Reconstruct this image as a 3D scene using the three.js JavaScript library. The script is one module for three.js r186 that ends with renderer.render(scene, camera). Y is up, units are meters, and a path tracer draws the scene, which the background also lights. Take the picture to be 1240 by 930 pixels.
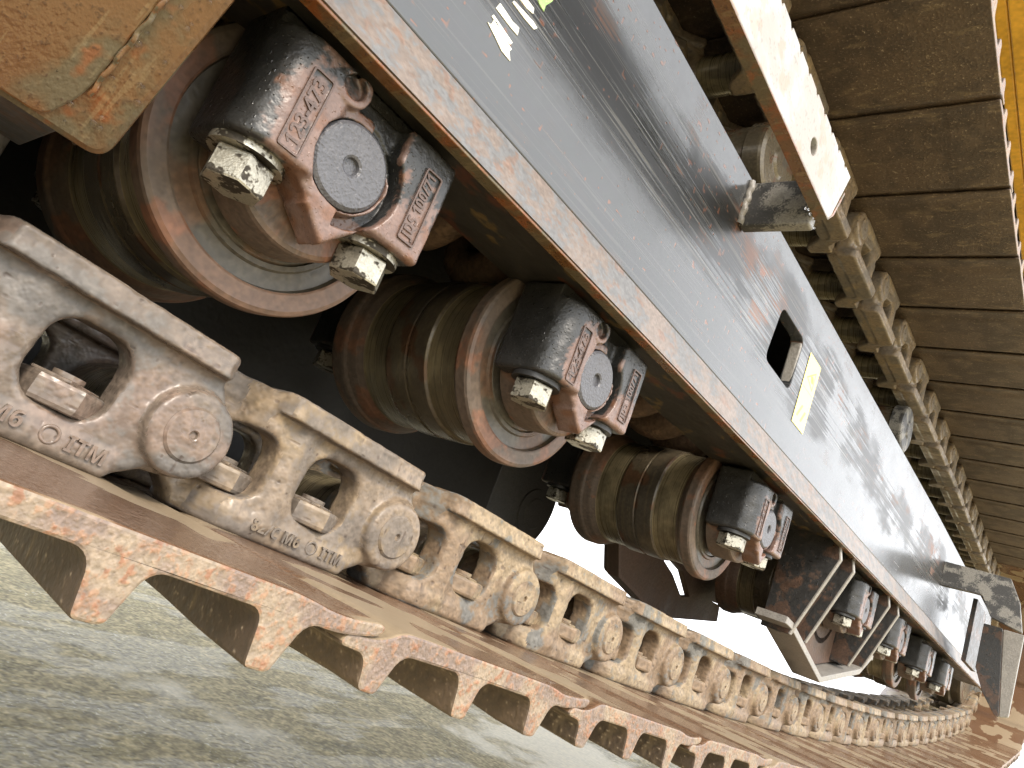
import * as THREE from 'three';
import { mergeGeometries } from 'three/addons/utils/BufferGeometryUtils.js';
import { RoundedBoxGeometry } from 'three/addons/geometries/RoundedBoxGeometry.js';
import { ImprovedNoise } from 'three/addons/math/ImprovedNoise.js';
import { FontLoader } from 'three/addons/loaders/FontLoader.js';
import { TextGeometry } from 'three/addons/geometries/TextGeometry.js';

/* ------------------------------------------------------------------ camera, sky, sun */
// x runs along the track away from the camera, y is up, z points outward from the machine.
const H = 0.40;                                   // lens height above the ground
const scene = new THREE.Scene();
const F = 858, CX = 620, CY = 465;                // focal length and centre in photo pixels
const RX = new THREE.Vector3(0.57214, 0.35458, 0.73955);      // image right
const RD = new THREE.Vector3(0.41067, -0.90439, 0.11591);     // image down
const RF = new THREE.Vector3(0.70994, 0.23739, -0.66305);     // view direction
const camera = new THREE.PerspectiveCamera(2 * Math.atan(CY / F) * 180 / Math.PI, 4 / 3, 0.02, 400);
camera.position.set(0, H, 0);
camera.quaternion.setFromRotationMatrix(new THREE.Matrix4().makeBasis(RX, RD.clone().negate(), RF.clone().negate()));
scene.add(camera);
function ray(px, py) { return RF.clone().addScaledVector(RX, (px - CX) / F).addScaledVector(RD, (py - CY) / F); }
function onZ(px, py, z) { const d = ray(px, py); return d.multiplyScalar(z / d.z); }      // point (relative to the lens) on a plane of constant z

{ // overcast sky: bright grey white, a little brighter overhead
  const w = 256, h = 128, d = new Float32Array(w * h * 4);
  const n = new ImprovedNoise();
  for (let j = 0; j < h; j++) for (let i = 0; i < w; i++) {
    const el = (j + 0.5) / h * Math.PI - Math.PI / 2, az = i / w * 2 * Math.PI;
    const x = Math.cos(el) * Math.cos(az), y = Math.sin(el), z = Math.cos(el) * Math.sin(az);
    let c = 1;
    for (let o = 0, a = 0.12, f = 2; o < 4; o++, a *= 0.5, f *= 2) c += a * n.noise(x * f + 3, y * f * 1.6, z * f);
    const s = y < 0 ? 0.62 : 0.9 + 0.2 * Math.pow(Math.max(0, y), 0.7);
    const k = (j * w + i) * 4;
    d[k] = s * c * 0.965; d[k + 1] = s * c * 0.985; d[k + 2] = s * c * 1.015; d[k + 3] = 1;
  }
  const sky = new THREE.DataTexture(d, w, h, THREE.RGBAFormat, THREE.FloatType);
  sky.mapping = THREE.EquirectangularReflectionMapping; sky.magFilter = sky.minFilter = THREE.LinearFilter; sky.needsUpdate = true;
  scene.background = sky; scene.environment = sky;
}
const sun = new THREE.DirectionalLight(0xfff3e4, 1.3);
sun.position.set(-1.2, 4.2, 3.6); sun.target.position.set(1, 0.4, -0.4);
sun.castShadow = true; sun.shadow.radius = 26; sun.shadow.mapSize.set(2048, 2048);
Object.assign(sun.shadow.camera, { left: -5, right: 5, top: 5, bottom: -5, near: 0.1, far: 14 });
scene.add(sun, sun.target);
const renderer = new THREE.WebGLRenderer({ antialias: true });
renderer.shadowMap.enabled = true;
renderer.toneMapping = THREE.LinearToneMapping;
renderer.toneMappingExposure = 3.6;

/* ------------------------------------------------------------------ helpers */
let seed = 12345;
const rnd = () => { seed = (seed * 1664525 + 1013904223) >>> 0; return seed / 4294967296; };
const clamp = (x, a = 0, b = 1) => Math.min(b, Math.max(a, x));
const lerp = (a, b, t) => a + (b - a) * t;
const sstep = (a, b, x) => { const t = clamp((x - a) / (b - a)); return t * t * (3 - 2 * t); };
const mix3 = (a, b, t) => [lerp(a[0], b[0], t), lerp(a[1], b[1], t), lerp(a[2], b[2], t)];
function h2(x, y, s) { let n = Math.imul(x, 374761393) ^ Math.imul(y, 668265263) ^ Math.imul(s, 1442695041); n = Math.imul(n ^ (n >>> 13), 1274126177); return ((n ^ (n >>> 16)) >>> 0) / 4294967296; }
function vn(u, v, fx, fy, s) {                    // periodic value noise, u and v in 0..1
  const x = u * fx, y = v * fy, x0 = Math.floor(x), y0 = Math.floor(y);
  let a = x - x0, b = y - y0; a = a * a * (3 - 2 * a); b = b * b * (3 - 2 * b);
  const X0 = ((x0 % fx) + fx) % fx, X1 = (X0 + 1) % fx, Y0 = ((y0 % fy) + fy) % fy, Y1 = (Y0 + 1) % fy;
  return lerp(lerp(h2(X0, Y0, s), h2(X1, Y0, s), a), lerp(h2(X0, Y1, s), h2(X1, Y1, s), a), b);
}
function fb(u, v, fx, fy, oct, s) { let r = 0, a = 0.5, t = 0; for (let o = 0; o < oct; o++) { r += a * vn(u, v, fx << o, fy << o, s + o * 17); t += a; a *= 0.55; } return r / t; }
const numberedNames = new Map();
function numbered(name) { const k = numberedNames.get(name) || 0; numberedNames.set(name, k + 1); return k ? `${name}_${String(k).padStart(3, '0')}` : name; }
function tag(o, label, category, group, kind) { if (label) o.userData.label = label; if (category) o.userData.category = category; if (group) o.userData.group = group; if (kind) o.userData.kind = kind; return o; }
function thing(name, label, category, pos = [0, 0, 0], group) {
  const g = new THREE.Group(); g.name = numbered(name); g.position.set(...pos); scene.add(g); return tag(g, label, category, group);
}
function part(name, geo, m, parent, label) {
  const o = new THREE.Mesh(geo, m); o.name = name; o.castShadow = o.receiveShadow = true; if (label) o.userData.label = label; parent.add(o); return o;
}
function makeMat(name, size, tile, fn, extra = {}) {          // fn(u,v) -> [r,g,b (sRGB 0..255), roughness, height 0..1]
  const [sw, sh] = Array.isArray(size) ? size : [size, size], [tw, th] = Array.isArray(tile) ? tile : [tile, tile];
  const c = new Uint8Array(sw * sh * 4), r = new Uint8Array(sw * sh * 4), b = new Uint8Array(sw * sh * 4);
  for (let j = 0; j < sh; j++) for (let i = 0; i < sw; i++) {
    const o = fn((i + 0.5) / sw, (j + 0.5) / sh), k = (j * sw + i) * 4;
    for (let q = 0; q < 3; q++) { c[k + q] = clamp(o[q], 0, 255); r[k + q] = clamp(o[3]) * 255; b[k + q] = clamp(o[4]) * 255; }
    c[k + 3] = r[k + 3] = b[k + 3] = 255;
  }
  const T = (d, srgb) => { const t = new THREE.DataTexture(d, sw, sh); t.wrapS = t.wrapT = THREE.RepeatWrapping; t.magFilter = THREE.LinearFilter; t.minFilter = THREE.LinearMipmapLinearFilter; t.generateMipmaps = true; t.anisotropy = 8; t.repeat.set(1 / tw, 1 / th); if (srgb) t.colorSpace = THREE.SRGBColorSpace; t.needsUpdate = true; return t; };
  const { bump = 0.001, ...rest } = extra;
  const m = new THREE.MeshPhysicalMaterial({ map: T(c, true), roughnessMap: T(r), roughness: 1, metalness: 0, bumpMap: T(b), bumpScale: bump, side: THREE.DoubleSide, ...rest });
  m.name = name; return m;
}
function boxUV(g, ou = 0, ov = 0) {                            // uv in metres, projected along each face's main axis
  if (g.index) g = g.toNonIndexed();
  const p = g.attributes.position, uv = new Float32Array(p.count * 2);
  const a = new THREE.Vector3(), b = new THREE.Vector3(), c = new THREE.Vector3();
  for (let i = 0; i < p.count; i += 3) {
    a.fromBufferAttribute(p, i); b.fromBufferAttribute(p, i + 1); c.fromBufferAttribute(p, i + 2);
    const n = b.clone().sub(a).cross(c.clone().sub(a)); const x = Math.abs(n.x), y = Math.abs(n.y), z = Math.abs(n.z);
    [a, b, c].forEach((q, k) => {
      const t = z >= x && z >= y ? [q.x, q.y] : y >= x ? [q.x, q.z + 0.37] : [q.z + 0.71, q.y];
      uv[(i + k) * 2] = t[0] + ou; uv[(i + k) * 2 + 1] = t[1] + ov;
    });
  }
  g.setAttribute('uv', new THREE.BufferAttribute(uv, 2)); return g;
}
const strip = (g) => { const o = g.index ? g.toNonIndexed() : g; for (const k of Object.keys(o.attributes)) if (!['position', 'normal', 'uv'].includes(k)) o.deleteAttribute(k); return o; };
const merge = (list) => { const m = mergeGeometries(list.map(strip)); m.clearGroups(); return m; };
function box(x0, x1, y0, y1, z0, z1, r = 0.0015) { const g = new RoundedBoxGeometry(x1 - x0, y1 - y0, z1 - z0, 2, Math.min(r, (x1 - x0) / 2.1, (y1 - y0) / 2.1, (z1 - z0) / 2.1)); g.translate((x0 + x1) / 2, (y0 + y1) / 2, (z0 + z1) / 2); return boxUV(g); }
function extr(pts, depth, bevel = 0.0015, holes = []) {       // polygon in x,y pulled along +z from 0
  const s = pts instanceof THREE.Shape ? pts : new THREE.Shape(pts.map(p => new THREE.Vector2(p[0], p[1])));
  for (const h of holes) s.holes.push(h);
  const g = new THREE.ExtrudeGeometry(s, { depth: depth - 2 * bevel, bevelEnabled: bevel > 0, bevelThickness: bevel, bevelSize: bevel, bevelOffset: -bevel, bevelSegments: 2, curveSegments: 20 });
  g.translate(0, 0, bevel); return g;
}
function roundedShape(pts, r) {                               // polygon with rounded corners; r one number or one per corner
  const s = new THREE.Shape(), n = pts.length;
  for (let i = 0; i < n; i++) {
    const p = pts[i], a = pts[(i + n - 1) % n], b = pts[(i + 1) % n], rr = Array.isArray(r) ? r[i] : r;
    const da = Math.hypot(a[0] - p[0], a[1] - p[1]), db = Math.hypot(b[0] - p[0], b[1] - p[1]);
    const q = Math.min(rr, da * 0.49, db * 0.49);
    const A = [p[0] + (a[0] - p[0]) / da * q, p[1] + (a[1] - p[1]) / da * q], B = [p[0] + (b[0] - p[0]) / db * q, p[1] + (b[1] - p[1]) / db * q];
    i ? s.lineTo(...A) : s.moveTo(...A); s.quadraticCurveTo(p[0], p[1], ...B);
  }
  s.closePath(); return s;
}
function lathe(profile, seg = 72) {                           // profile [r, z] turned about the z axis, uv in metres
  const L = profile.map(p => new THREE.Vector2(Math.max(p[0], 1e-5), p[1]));
  let g = new THREE.LatheGeometry(L, seg); g.rotateX(Math.PI / 2);      // lathe y -> z
  const p = g.attributes.position, uv = g.attributes.uv; let acc = [0];
  for (let i = 1; i < L.length; i++) acc.push(acc[i - 1] + L[i].distanceTo(L[i - 1]));
  for (let i = 0; i <= seg; i++) for (let j = 0; j < L.length; j++) uv.setXY(i * L.length + j, i / seg * 0.54, acc[j]);
  g = g.toNonIndexed(); g.computeVertexNormals();
  return g;
}
function latheSmooth(profile, seg = 72) {                     // creased between profile segments, smooth round the axis
  const gs = [];
  let acc = 0;
  for (let i = 0; i + 1 < profile.length; i++) {
    const [r0, z0] = profile[i], [r1, z1] = profile[i + 1], l = Math.hypot(r1 - r0, z1 - z0);
    const pos = [], nor = [], uv = []; const nr = (z0 - z1) / l, nz = (r1 - r0) / l; // outward normal for profiles listed from +z to -z
    for (let k = 0; k < seg; k++) {
      const q = [k / seg, (k + 1) / seg].map(t => [Math.cos(t * 2 * Math.PI), Math.sin(t * 2 * Math.PI), t * 0.54]);
      const V = (a, r, z, v) => { pos.push(a[0] * r, a[1] * r, z); nor.push(a[0] * nr, a[1] * nr, nz); uv.push(a[2], v); };
      V(q[0], r0, z0, acc); V(q[1], r0, z0, acc); V(q[1], r1, z1, acc + l); V(q[0], r0, z0, acc); V(q[1], r1, z1, acc + l); V(q[0], r1, z1, acc + l);
    }
    const g = new THREE.BufferGeometry();
    g.setAttribute('position', new THREE.Float32BufferAttribute(pos, 3)); g.setAttribute('normal', new THREE.Float32BufferAttribute(nor, 3)); g.setAttribute('uv', new THREE.Float32BufferAttribute(uv, 2));
    // wind towards the outward normal
    gs.push(g); acc += l;
  }
  const m = mergeGeometries(gs), P = m.attributes.position, N = m.attributes.normal, U = m.attributes.uv;
  const a = new THREE.Vector3(), b = new THREE.Vector3(), c = new THREE.Vector3(), n = new THREE.Vector3();
  for (let i = 0; i < P.count; i += 3) {
    a.fromBufferAttribute(P, i); b.fromBufferAttribute(P, i + 1); c.fromBufferAttribute(P, i + 2); n.fromBufferAttribute(N, i);
    if (b.clone().sub(a).cross(c.clone().sub(a)).dot(n) < 0) for (const A of [P, N, U]) { const s = A.itemSize; for (let k = 0; k < s; k++) { const t = A.array[(i + 1) * s + k]; A.array[(i + 1) * s + k] = A.array[(i + 2) * s + k]; A.array[(i + 2) * s + k] = t; } }
  }
  return m;
}
function surfaceNets(f, lo, hi, h) {                          // smooth mesh of the zero level of a distance field
  const n = [0, 1, 2].map(k => Math.ceil((hi[k] - lo[k]) / h) + 1), [nx, ny, nz] = n;
  const v = new Float32Array(nx * ny * nz), id = (i, j, k) => (k * ny + j) * nx + i;
  for (let k = 0; k < nz; k++) for (let j = 0; j < ny; j++) for (let i = 0; i < nx; i++) v[id(i, j, k)] = f(lo[0] + i * h, lo[1] + j * h, lo[2] + k * h);
  const vid = new Int32Array(nx * ny * nz).fill(-1), pos = [], idx = [];
  const E = [[0, 1], [0, 2], [0, 4], [1, 3], [1, 5], [2, 3], [2, 6], [3, 7], [4, 5], [4, 6], [5, 7], [6, 7]];
  for (let k = 0; k < nz - 1; k++) for (let j = 0; j < ny - 1; j++) for (let i = 0; i < nx - 1; i++) {
    const c = []; let m = 0;
    for (let q = 0; q < 8; q++) { const t = v[id(i + (q & 1), j + (q >> 1 & 1), k + (q >> 2))]; c.push(t); if (t < 0) m |= 1 << q; }
    if (m === 0 || m === 255) continue;
    let x = 0, y = 0, z = 0, w = 0;
    for (const [a, b] of E) if ((c[a] < 0) !== (c[b] < 0)) {
      const t = c[a] / (c[a] - c[b]); x += lerp(a & 1, b & 1, t); y += lerp(a >> 1 & 1, b >> 1 & 1, t); z += lerp(a >> 2, b >> 2, t); w++;
    }
    vid[id(i, j, k)] = pos.length / 3; pos.push(lo[0] + (i + x / w) * h, lo[1] + (j + y / w) * h, lo[2] + (k + z / w) * h);
  }
  const quad = (a, b, c, d, flip) => { if (a < 0 || b < 0 || c < 0 || d < 0) return; flip ? idx.push(a, c, b, a, d, c) : idx.push(a, b, c, a, c, d); };
  for (let k = 1; k < nz - 1; k++) for (let j = 1; j < ny - 1; j++) for (let i = 1; i < nx - 1; i++) {
    const s = v[id(i, j, k)] < 0;
    if (s !== v[id(i + 1, j, k)] < 0) quad(vid[id(i, j - 1, k - 1)], vid[id(i, j, k - 1)], vid[id(i, j, k)], vid[id(i, j - 1, k)], !s);
    if (s !== v[id(i, j + 1, k)] < 0) quad(vid[id(i - 1, j, k - 1)], vid[id(i - 1, j, k)], vid[id(i, j, k)], vid[id(i, j, k - 1)], !s);
    if (s !== v[id(i, j, k + 1)] < 0) quad(vid[id(i - 1, j - 1, k)], vid[id(i, j - 1, k)], vid[id(i, j, k)], vid[id(i - 1, j, k)], !s);
  }
  const nor = new Float32Array(pos.length), e = h * 0.6;
  for (let i = 0; i < pos.length; i += 3) {
    let [x, y, z] = [pos[i], pos[i + 1], pos[i + 2]];
    let gx = f(x + e, y, z) - f(x - e, y, z), gy = f(x, y + e, z) - f(x, y - e, z), gz = f(x, y, z + e) - f(x, y, z - e);
    const l = Math.hypot(gx, gy, gz) || 1, d = clamp(f(x, y, z), -h * 0.5, h * 0.5) * 0.8; gx /= l; gy /= l; gz /= l;
    pos[i] -= gx * d; pos[i + 1] -= gy * d; pos[i + 2] -= gz * d; nor[i] = gx; nor[i + 1] = gy; nor[i + 2] = gz;
  }
  const g = new THREE.BufferGeometry();
  g.setAttribute('position', new THREE.Float32BufferAttribute(pos, 3)); g.setAttribute('normal', new THREE.BufferAttribute(nor, 3)); g.setIndex(idx); return g;
}
const smin = (a, b, k) => { const h = clamp(0.5 + 0.5 * (b - a) / k); return lerp(b, a, h) - k * h * (1 - h); };
const smax = (a, b, k) => -smin(-a, -b, k);
const box2 = (x, y, cx, cy, hx, hy, r) => { const qx = Math.abs(x - cx) - hx + r, qy = Math.abs(y - cy) - hy + r; return Math.hypot(Math.max(qx, 0), Math.max(qy, 0)) + Math.min(Math.max(qx, qy), 0) - r; };
const slab = (d2, z, z0, z1, r) => { const a = d2 + r, b = Math.max(z0 - z, z - z1) + r; return Math.hypot(Math.max(a, 0), Math.max(b, 0)) + Math.min(Math.max(a, b), 0) - r; };
function poly2(x, y, P) { let d = 1e9, inside = false; for (let i = 0, j = P.length - 1; i < P.length; j = i++) { const [ax, ay] = P[i], [bx, by] = P[j], ex = bx - ax, ey = by - ay, wx = x - ax, wy = y - ay, t = clamp((wx * ex + wy * ey) / (ex * ex + ey * ey)); d = Math.min(d, Math.hypot(wx - ex * t, wy - ey * t)); if ((ay > y) !== (by > y) && x < (bx - ax) * (y - ay) / (by - ay) + ax) inside = !inside; } return inside ? -d : d; }
const P3 = new ImprovedNoise();
const n3 = (x, y, z, f) => P3.noise(x * f + 7.3, y * f + 1.7, z * f + 4.1);

/* ------------------------------------------------------------------ materials */
const M = {};
function mudMat(name, cols, s, rough = [0.5, 0.8]) {            // cast steel with patches of dried mud, three colours
  return makeMat(name, 768, 0.3, (u, v) => {
    const a = fb(u, v, 5, 5, 5, s), b = fb(u, v, 9, 9, 4, s + 50), g = fb(u, v, 90, 90, 2, s + 90), p = vn(u, v, 60, 60, s + 130);
    let c = mix3(cols[0], cols[1], sstep(0.42, 0.58, a)); c = mix3(c, cols[2], sstep(0.52, 0.66, b + (g - 0.5) * 0.2) * 0.85);
    const pit = p > 0.87 ? (p - 0.87) * 5.5 : 0;
    c = mix3(c, [55, 42, 34], pit * 0.8);
    const k = 0.8 + g * 0.4;
    return [c[0] * k, c[1] * k, c[2] * k, lerp(rough[0], rough[1], sstep(0.35, 0.65, b)), 0.5 + (a - 0.5) * 0.7 + (g - 0.5) * 0.3 - pit * 0.35];
  }, { bump: 0.0016 });
}
M.linkGrey = mudMat('grey_brown_cast_steel', [[102, 91, 80], [108, 92, 80], [86, 82, 77]], 11, [0.26, 0.52]);
M.linkMix = mudMat('brown_cast_steel_with_dried_mud', [[114, 100, 84], [122, 106, 84], [94, 86, 78]], 23, [0.34, 0.66]);
M.linkOchre = mudMat('ochre_mud_on_cast_steel', [[130, 114, 90], [112, 94, 74], [90, 90, 87]], 37, [0.55, 0.85]);
M.linkDark = mudMat('dry_brown_cast_steel', [[96, 78, 62], [84, 66, 52], [112, 90, 70]], 41, [0.55, 0.8]);
M.shoeTop = makeMat('wet_mud_on_shoe', 1024, 0.42, (u, v) => {
  const w = fb(u, v, 4, 5, 2, 201), r = fb(u, v, 14, 16, 3, 222), g = fb(u, v, 200, 200, 2, 240);
  const mud = sstep(0.44, 0.5, w + (r - 0.5) * 0.25);
  const c = mix3([134, 118, 96], [96, 72, 54], mud), k = 0.94 + g * 0.12;
  return [c[0] * k, c[1] * k, c[2] * k, lerp(0.34, 0.14, mud), 0.4 + mud * 0.25 + (g - 0.5) * 0.25 * mud];
}, { bump: 0.0022 });
M.shoeSide = makeMat('worn_shoe_steel', 1024, 0.16, (u, v) => {
  const a = fb(u, v, 8, 8, 5, 301), b = fb(u, v, 46, 46, 4, 330), g = fb(u, v, 110, 110, 2, 350), p = vn(u, v, 70, 70, 377);
  let c = mix3([108, 93, 84], [126, 112, 96], sstep(0.4, 0.6, a));
  c = mix3(c, [128, 94, 70], sstep(0.48, 0.7, b + (g - 0.5) * 0.25) * 0.6); c = mix3(c, [116, 78, 58], sstep(0.66, 0.78, b + (p - 0.5) * 0.3) * 0.6);
  const k = 0.85 + g * 0.3;
  return [c[0] * k, c[1] * k, c[2] * k, 0.45 + 0.35 * a, 0.5 + (b - 0.5) * 0.6 + (g - 0.5) * 0.3];
}, { bump: 0.0014 });
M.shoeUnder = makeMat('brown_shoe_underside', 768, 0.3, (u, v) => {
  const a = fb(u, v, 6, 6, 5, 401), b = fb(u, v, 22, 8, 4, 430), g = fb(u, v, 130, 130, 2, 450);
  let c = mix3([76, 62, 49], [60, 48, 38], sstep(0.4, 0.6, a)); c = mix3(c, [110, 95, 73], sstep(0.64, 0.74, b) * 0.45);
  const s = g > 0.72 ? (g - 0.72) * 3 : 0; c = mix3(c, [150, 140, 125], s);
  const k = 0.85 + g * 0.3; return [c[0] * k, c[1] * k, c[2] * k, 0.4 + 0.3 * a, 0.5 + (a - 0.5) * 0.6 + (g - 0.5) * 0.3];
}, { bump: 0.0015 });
M.rust = makeMat('wet_rusted_steel', 1024, 0.2, (u, v) => {
  const a = fb(u, v, 6, 6, 5, 501), b = fb(u, v, 14, 14, 4, 530), g = fb(u, v, 100, 100, 3, 550), st = fb(u, v, 60, 8, 3, 570);
  let c = mix3([96, 68, 42], [84, 74, 54], sstep(0.42, 0.6, a)); c = mix3(c, [122, 68, 34], sstep(0.54, 0.72, b) * 0.7); c = mix3(c, [126, 112, 84], sstep(0.62, 0.72, st) * 0.35);
  c = mix3(c, [58, 38, 24], sstep(0.66, 0.85, g) * 0.6);
  return [c[0], c[1], c[2], 0.16 + 0.34 * sstep(0.35, 0.65, a), 0.5 + (g - 0.5) * 0.6 + (b - 0.5) * 0.4];
}, { bump: 0.0006 });
M.roller = makeMat('oily_roller_steel', 768, [0.54, 0.27], (u, v) => {
  const a = fb(u, v, 7, 4, 5, 601), s = fb(u, v, 3, 90, 3, 630), g = fb(u, v, 150, 90, 2, 650);
  let c = mix3([92, 83, 68], [74, 68, 59], sstep(0.4, 0.6, a)); c = mix3(c, [96, 87, 68], sstep(0.55, 0.7, s) * 0.5); c = mix3(c, [86, 56, 38], sstep(0.62, 0.72, fb(u, v, 16, 9, 4, 670)) * 0.6);
  const k = 0.85 + g * 0.3; return [c[0] * k, c[1] * k, c[2] * k, 0.2 + 0.22 * a, 0.5 + (s - 0.5) * 0.4 + (g - 0.5) * 0.3];
}, { bump: 0.0004, metalness: 0.3 });
M.tread = makeMat('polished_tread_steel', 512, [0.54, 0.1], (u, v) => {
  const a = fb(u, v, 9, 2, 4, 681), s = fb(u, v, 3, 70, 3, 690), g = fb(u, v, 120, 40, 2, 695);
  const c = mix3([134, 123, 97], [104, 95, 75], sstep(0.4, 0.6, a)), k = 0.75 + s * 0.3 + g * 0.2;
  return [c[0] * k, c[1] * k, c[2] * k, 0.2 + 0.2 * s, 0.5 + (s - 0.5) * 0.5];
}, { bump: 0.0003, metalness: 0.35 });
M.flange = makeMat('rusty_flange_steel', 768, [0.54, 0.27], (u, v) => {
  const a = fb(u, v, 8, 5, 5, 701), g = fb(u, v, 160, 80, 2, 730), s = fb(u, v, 4, 60, 3, 750);
  let c = mix3([108, 84, 68], [92, 80, 70], sstep(0.4, 0.6, a)); c = mix3(c, [126, 84, 62], sstep(0.57, 0.7, fb(u, v, 20, 11, 4, 760)) * 0.7);
  const k = 0.8 + g * 0.3 + (s - 0.5) * 0.2; return [c[0] * k, c[1] * k, c[2] * k, 0.42 + 0.25 * a, 0.5 + (a - 0.5) * 0.3 + (g - 0.5) * 0.4];
}, { bump: 0.0007 });
M.ringGrey = makeMat('greasy_ring_steel', 512, [0.54, 0.27], (u, v) => {
  const a = fb(u, v, 8, 5, 5, 771), g = fb(u, v, 130, 70, 2, 790);
  const c = mix3([84, 79, 70], [100, 78, 62], sstep(0.5, 0.66, a)), k = 0.8 + g * 0.35; return [c[0] * k, c[1] * k, c[2] * k, 0.32 + 0.25 * a, 0.5 + (g - 0.5) * 0.5];
}, { bump: 0.0005 });
function grain(name, col, tile, s, r0, r1, bump, extra = {}) { return makeMat(name, 384, tile, (u, v) => { const a = fb(u, v, 6, 6, 4, s), g = fb(u, v, 60, 60, 2, s + 9), k = 0.8 + a * 0.25 + g * 0.2; return [col[0] * k, col[1] * k, col[2] * k, lerp(r0, r1, a), 0.5 + (g - 0.5) * 0.7 + (a - 0.5) * 0.3]; }, { bump, ...extra }); }
M.casting = makeMat('casting_grain', 512, 0.1, (u, v) => { const a = fb(u, v, 6, 6, 4, 811), g = fb(u, v, 60, 60, 2, 820), p = vn(u, v, 70, 70, 829), w = sstep(0.86, 0.95, p), k = 0.8 + a * 0.25 + g * 0.2; return [225 * k, 225 * k, 225 * k, lerp(lerp(0.24, 0.5, a), 0.05, w), 0.35 + (g - 0.5) * 0.35 + (a - 0.5) * 0.2 + w * 0.5]; }, { bump: 0.0006, vertexColors: true });
M.blackWorn = makeMat('worn_black_paint', 512, 0.22, (u, v) => { const a = fb(u, v, 7, 7, 5, 833), b = fb(u, v, 24, 24, 4, 838), g = fb(u, v, 90, 90, 2, 843), p = vn(u, v, 110, 110, 847), w = sstep(0.87, 0.95, p); let c = mix3([40, 39, 38], [66, 50, 40], sstep(0.5, 0.62, a)); c = mix3(c, [92, 66, 50], sstep(0.62, 0.74, b) * 0.45); const k = 0.8 + g * 0.4; return [c[0] * k, c[1] * k, c[2] * k, lerp(0.3 + 0.3 * b, 0.06, w), 0.4 + (b - 0.5) * 0.4 + w * 0.4]; }, { bump: 0.0008 });
M.shaft = grain('blue_grey_shaft_steel', [70, 70, 74], 0.09, 831, 0.28, 0.55, 0.0008);
M.dusty = grain('dusty_black_paint', [72, 71, 69], 0.2, 846, 0.45, 0.7, 0.0006);
M.black = grain('black_paint', [34, 34, 34], 0.3, 841, 0.3, 0.6, 0.0006);
M.blackDull = grain('dull_black_steel', [30, 28, 26], 0.4, 851, 0.55, 0.8, 0.001);
M.grey = grain('worn_grey_steel', [120, 116, 110], 0.15, 861, 0.35, 0.6, 0.0006);
M.brownPlate = grain('brown_plate_steel', [72, 54, 42], 0.3, 871, 0.5, 0.75, 0.001);
M.yellow = grain('yellow_paint', [210, 160, 56], 0.4, 881, 0.35, 0.5, 0.0003);
M.bolt = makeMat('plated_bolt_steel', 256, 0.05, (u, v) => {
  const a = fb(u, v, 7, 7, 4, 901), g = fb(u, v, 50, 50, 2, 930), d = sstep(0.5, 0.6, a); const c = mix3([160, 156, 143], [58, 53, 45], d), k = 0.85 + g * 0.25;
  return [c[0] * k, c[1] * k, c[2] * k, lerp(0.32, 0.6, d), 0.5 - d * 0.3 + (g - 0.5) * 0.3];
}, { bump: 0.0005, metalness: 0.55 });
M.armPaint = makeMat('chipped_black_paint', 384, 0.12, (u, v) => { const a = fb(u, v, 5, 5, 5, 985), g = fb(u, v, 80, 80, 2, 990), d = sstep(0.42, 0.62, a + (g - 0.5) * 0.25); const c = mix3([56, 55, 54], [118, 115, 109], d), k = 0.85 + g * 0.3; return [c[0] * k, c[1] * k, c[2] * k, 0.35 + 0.2 * g, 0.5 + d * 0.2 + (g - 0.5) * 0.2]; }, { bump: 0.0006 });
M.whitePaint = grain('white_paint', [226, 226, 214], 0.1, 951, 0.4, 0.6, 0.0002);
M.stepSteel = makeMat('worn_galvanised_step', 512, 0.3, (u, v) => {
  const a = fb(u, v, 5, 5, 5, 961), b = fb(u, v, 14, 14, 4, 970), g = fb(u, v, 90, 90, 2, 980);
  let c = mix3([150, 150, 148], [134, 128, 122], sstep(0.4, 0.6, a)); c = mix3(c, [150, 108, 84], sstep(0.6, 0.72, b) * 0.4); c = mix3(c, [96, 90, 84], sstep(0.7, 0.8, g) * 0.4);
  return [c[0], c[1], c[2], 0.3 + 0.2 * a, 0.5 + (g - 0.5) * 0.4];
}, { bump: 0.0005 });
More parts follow.
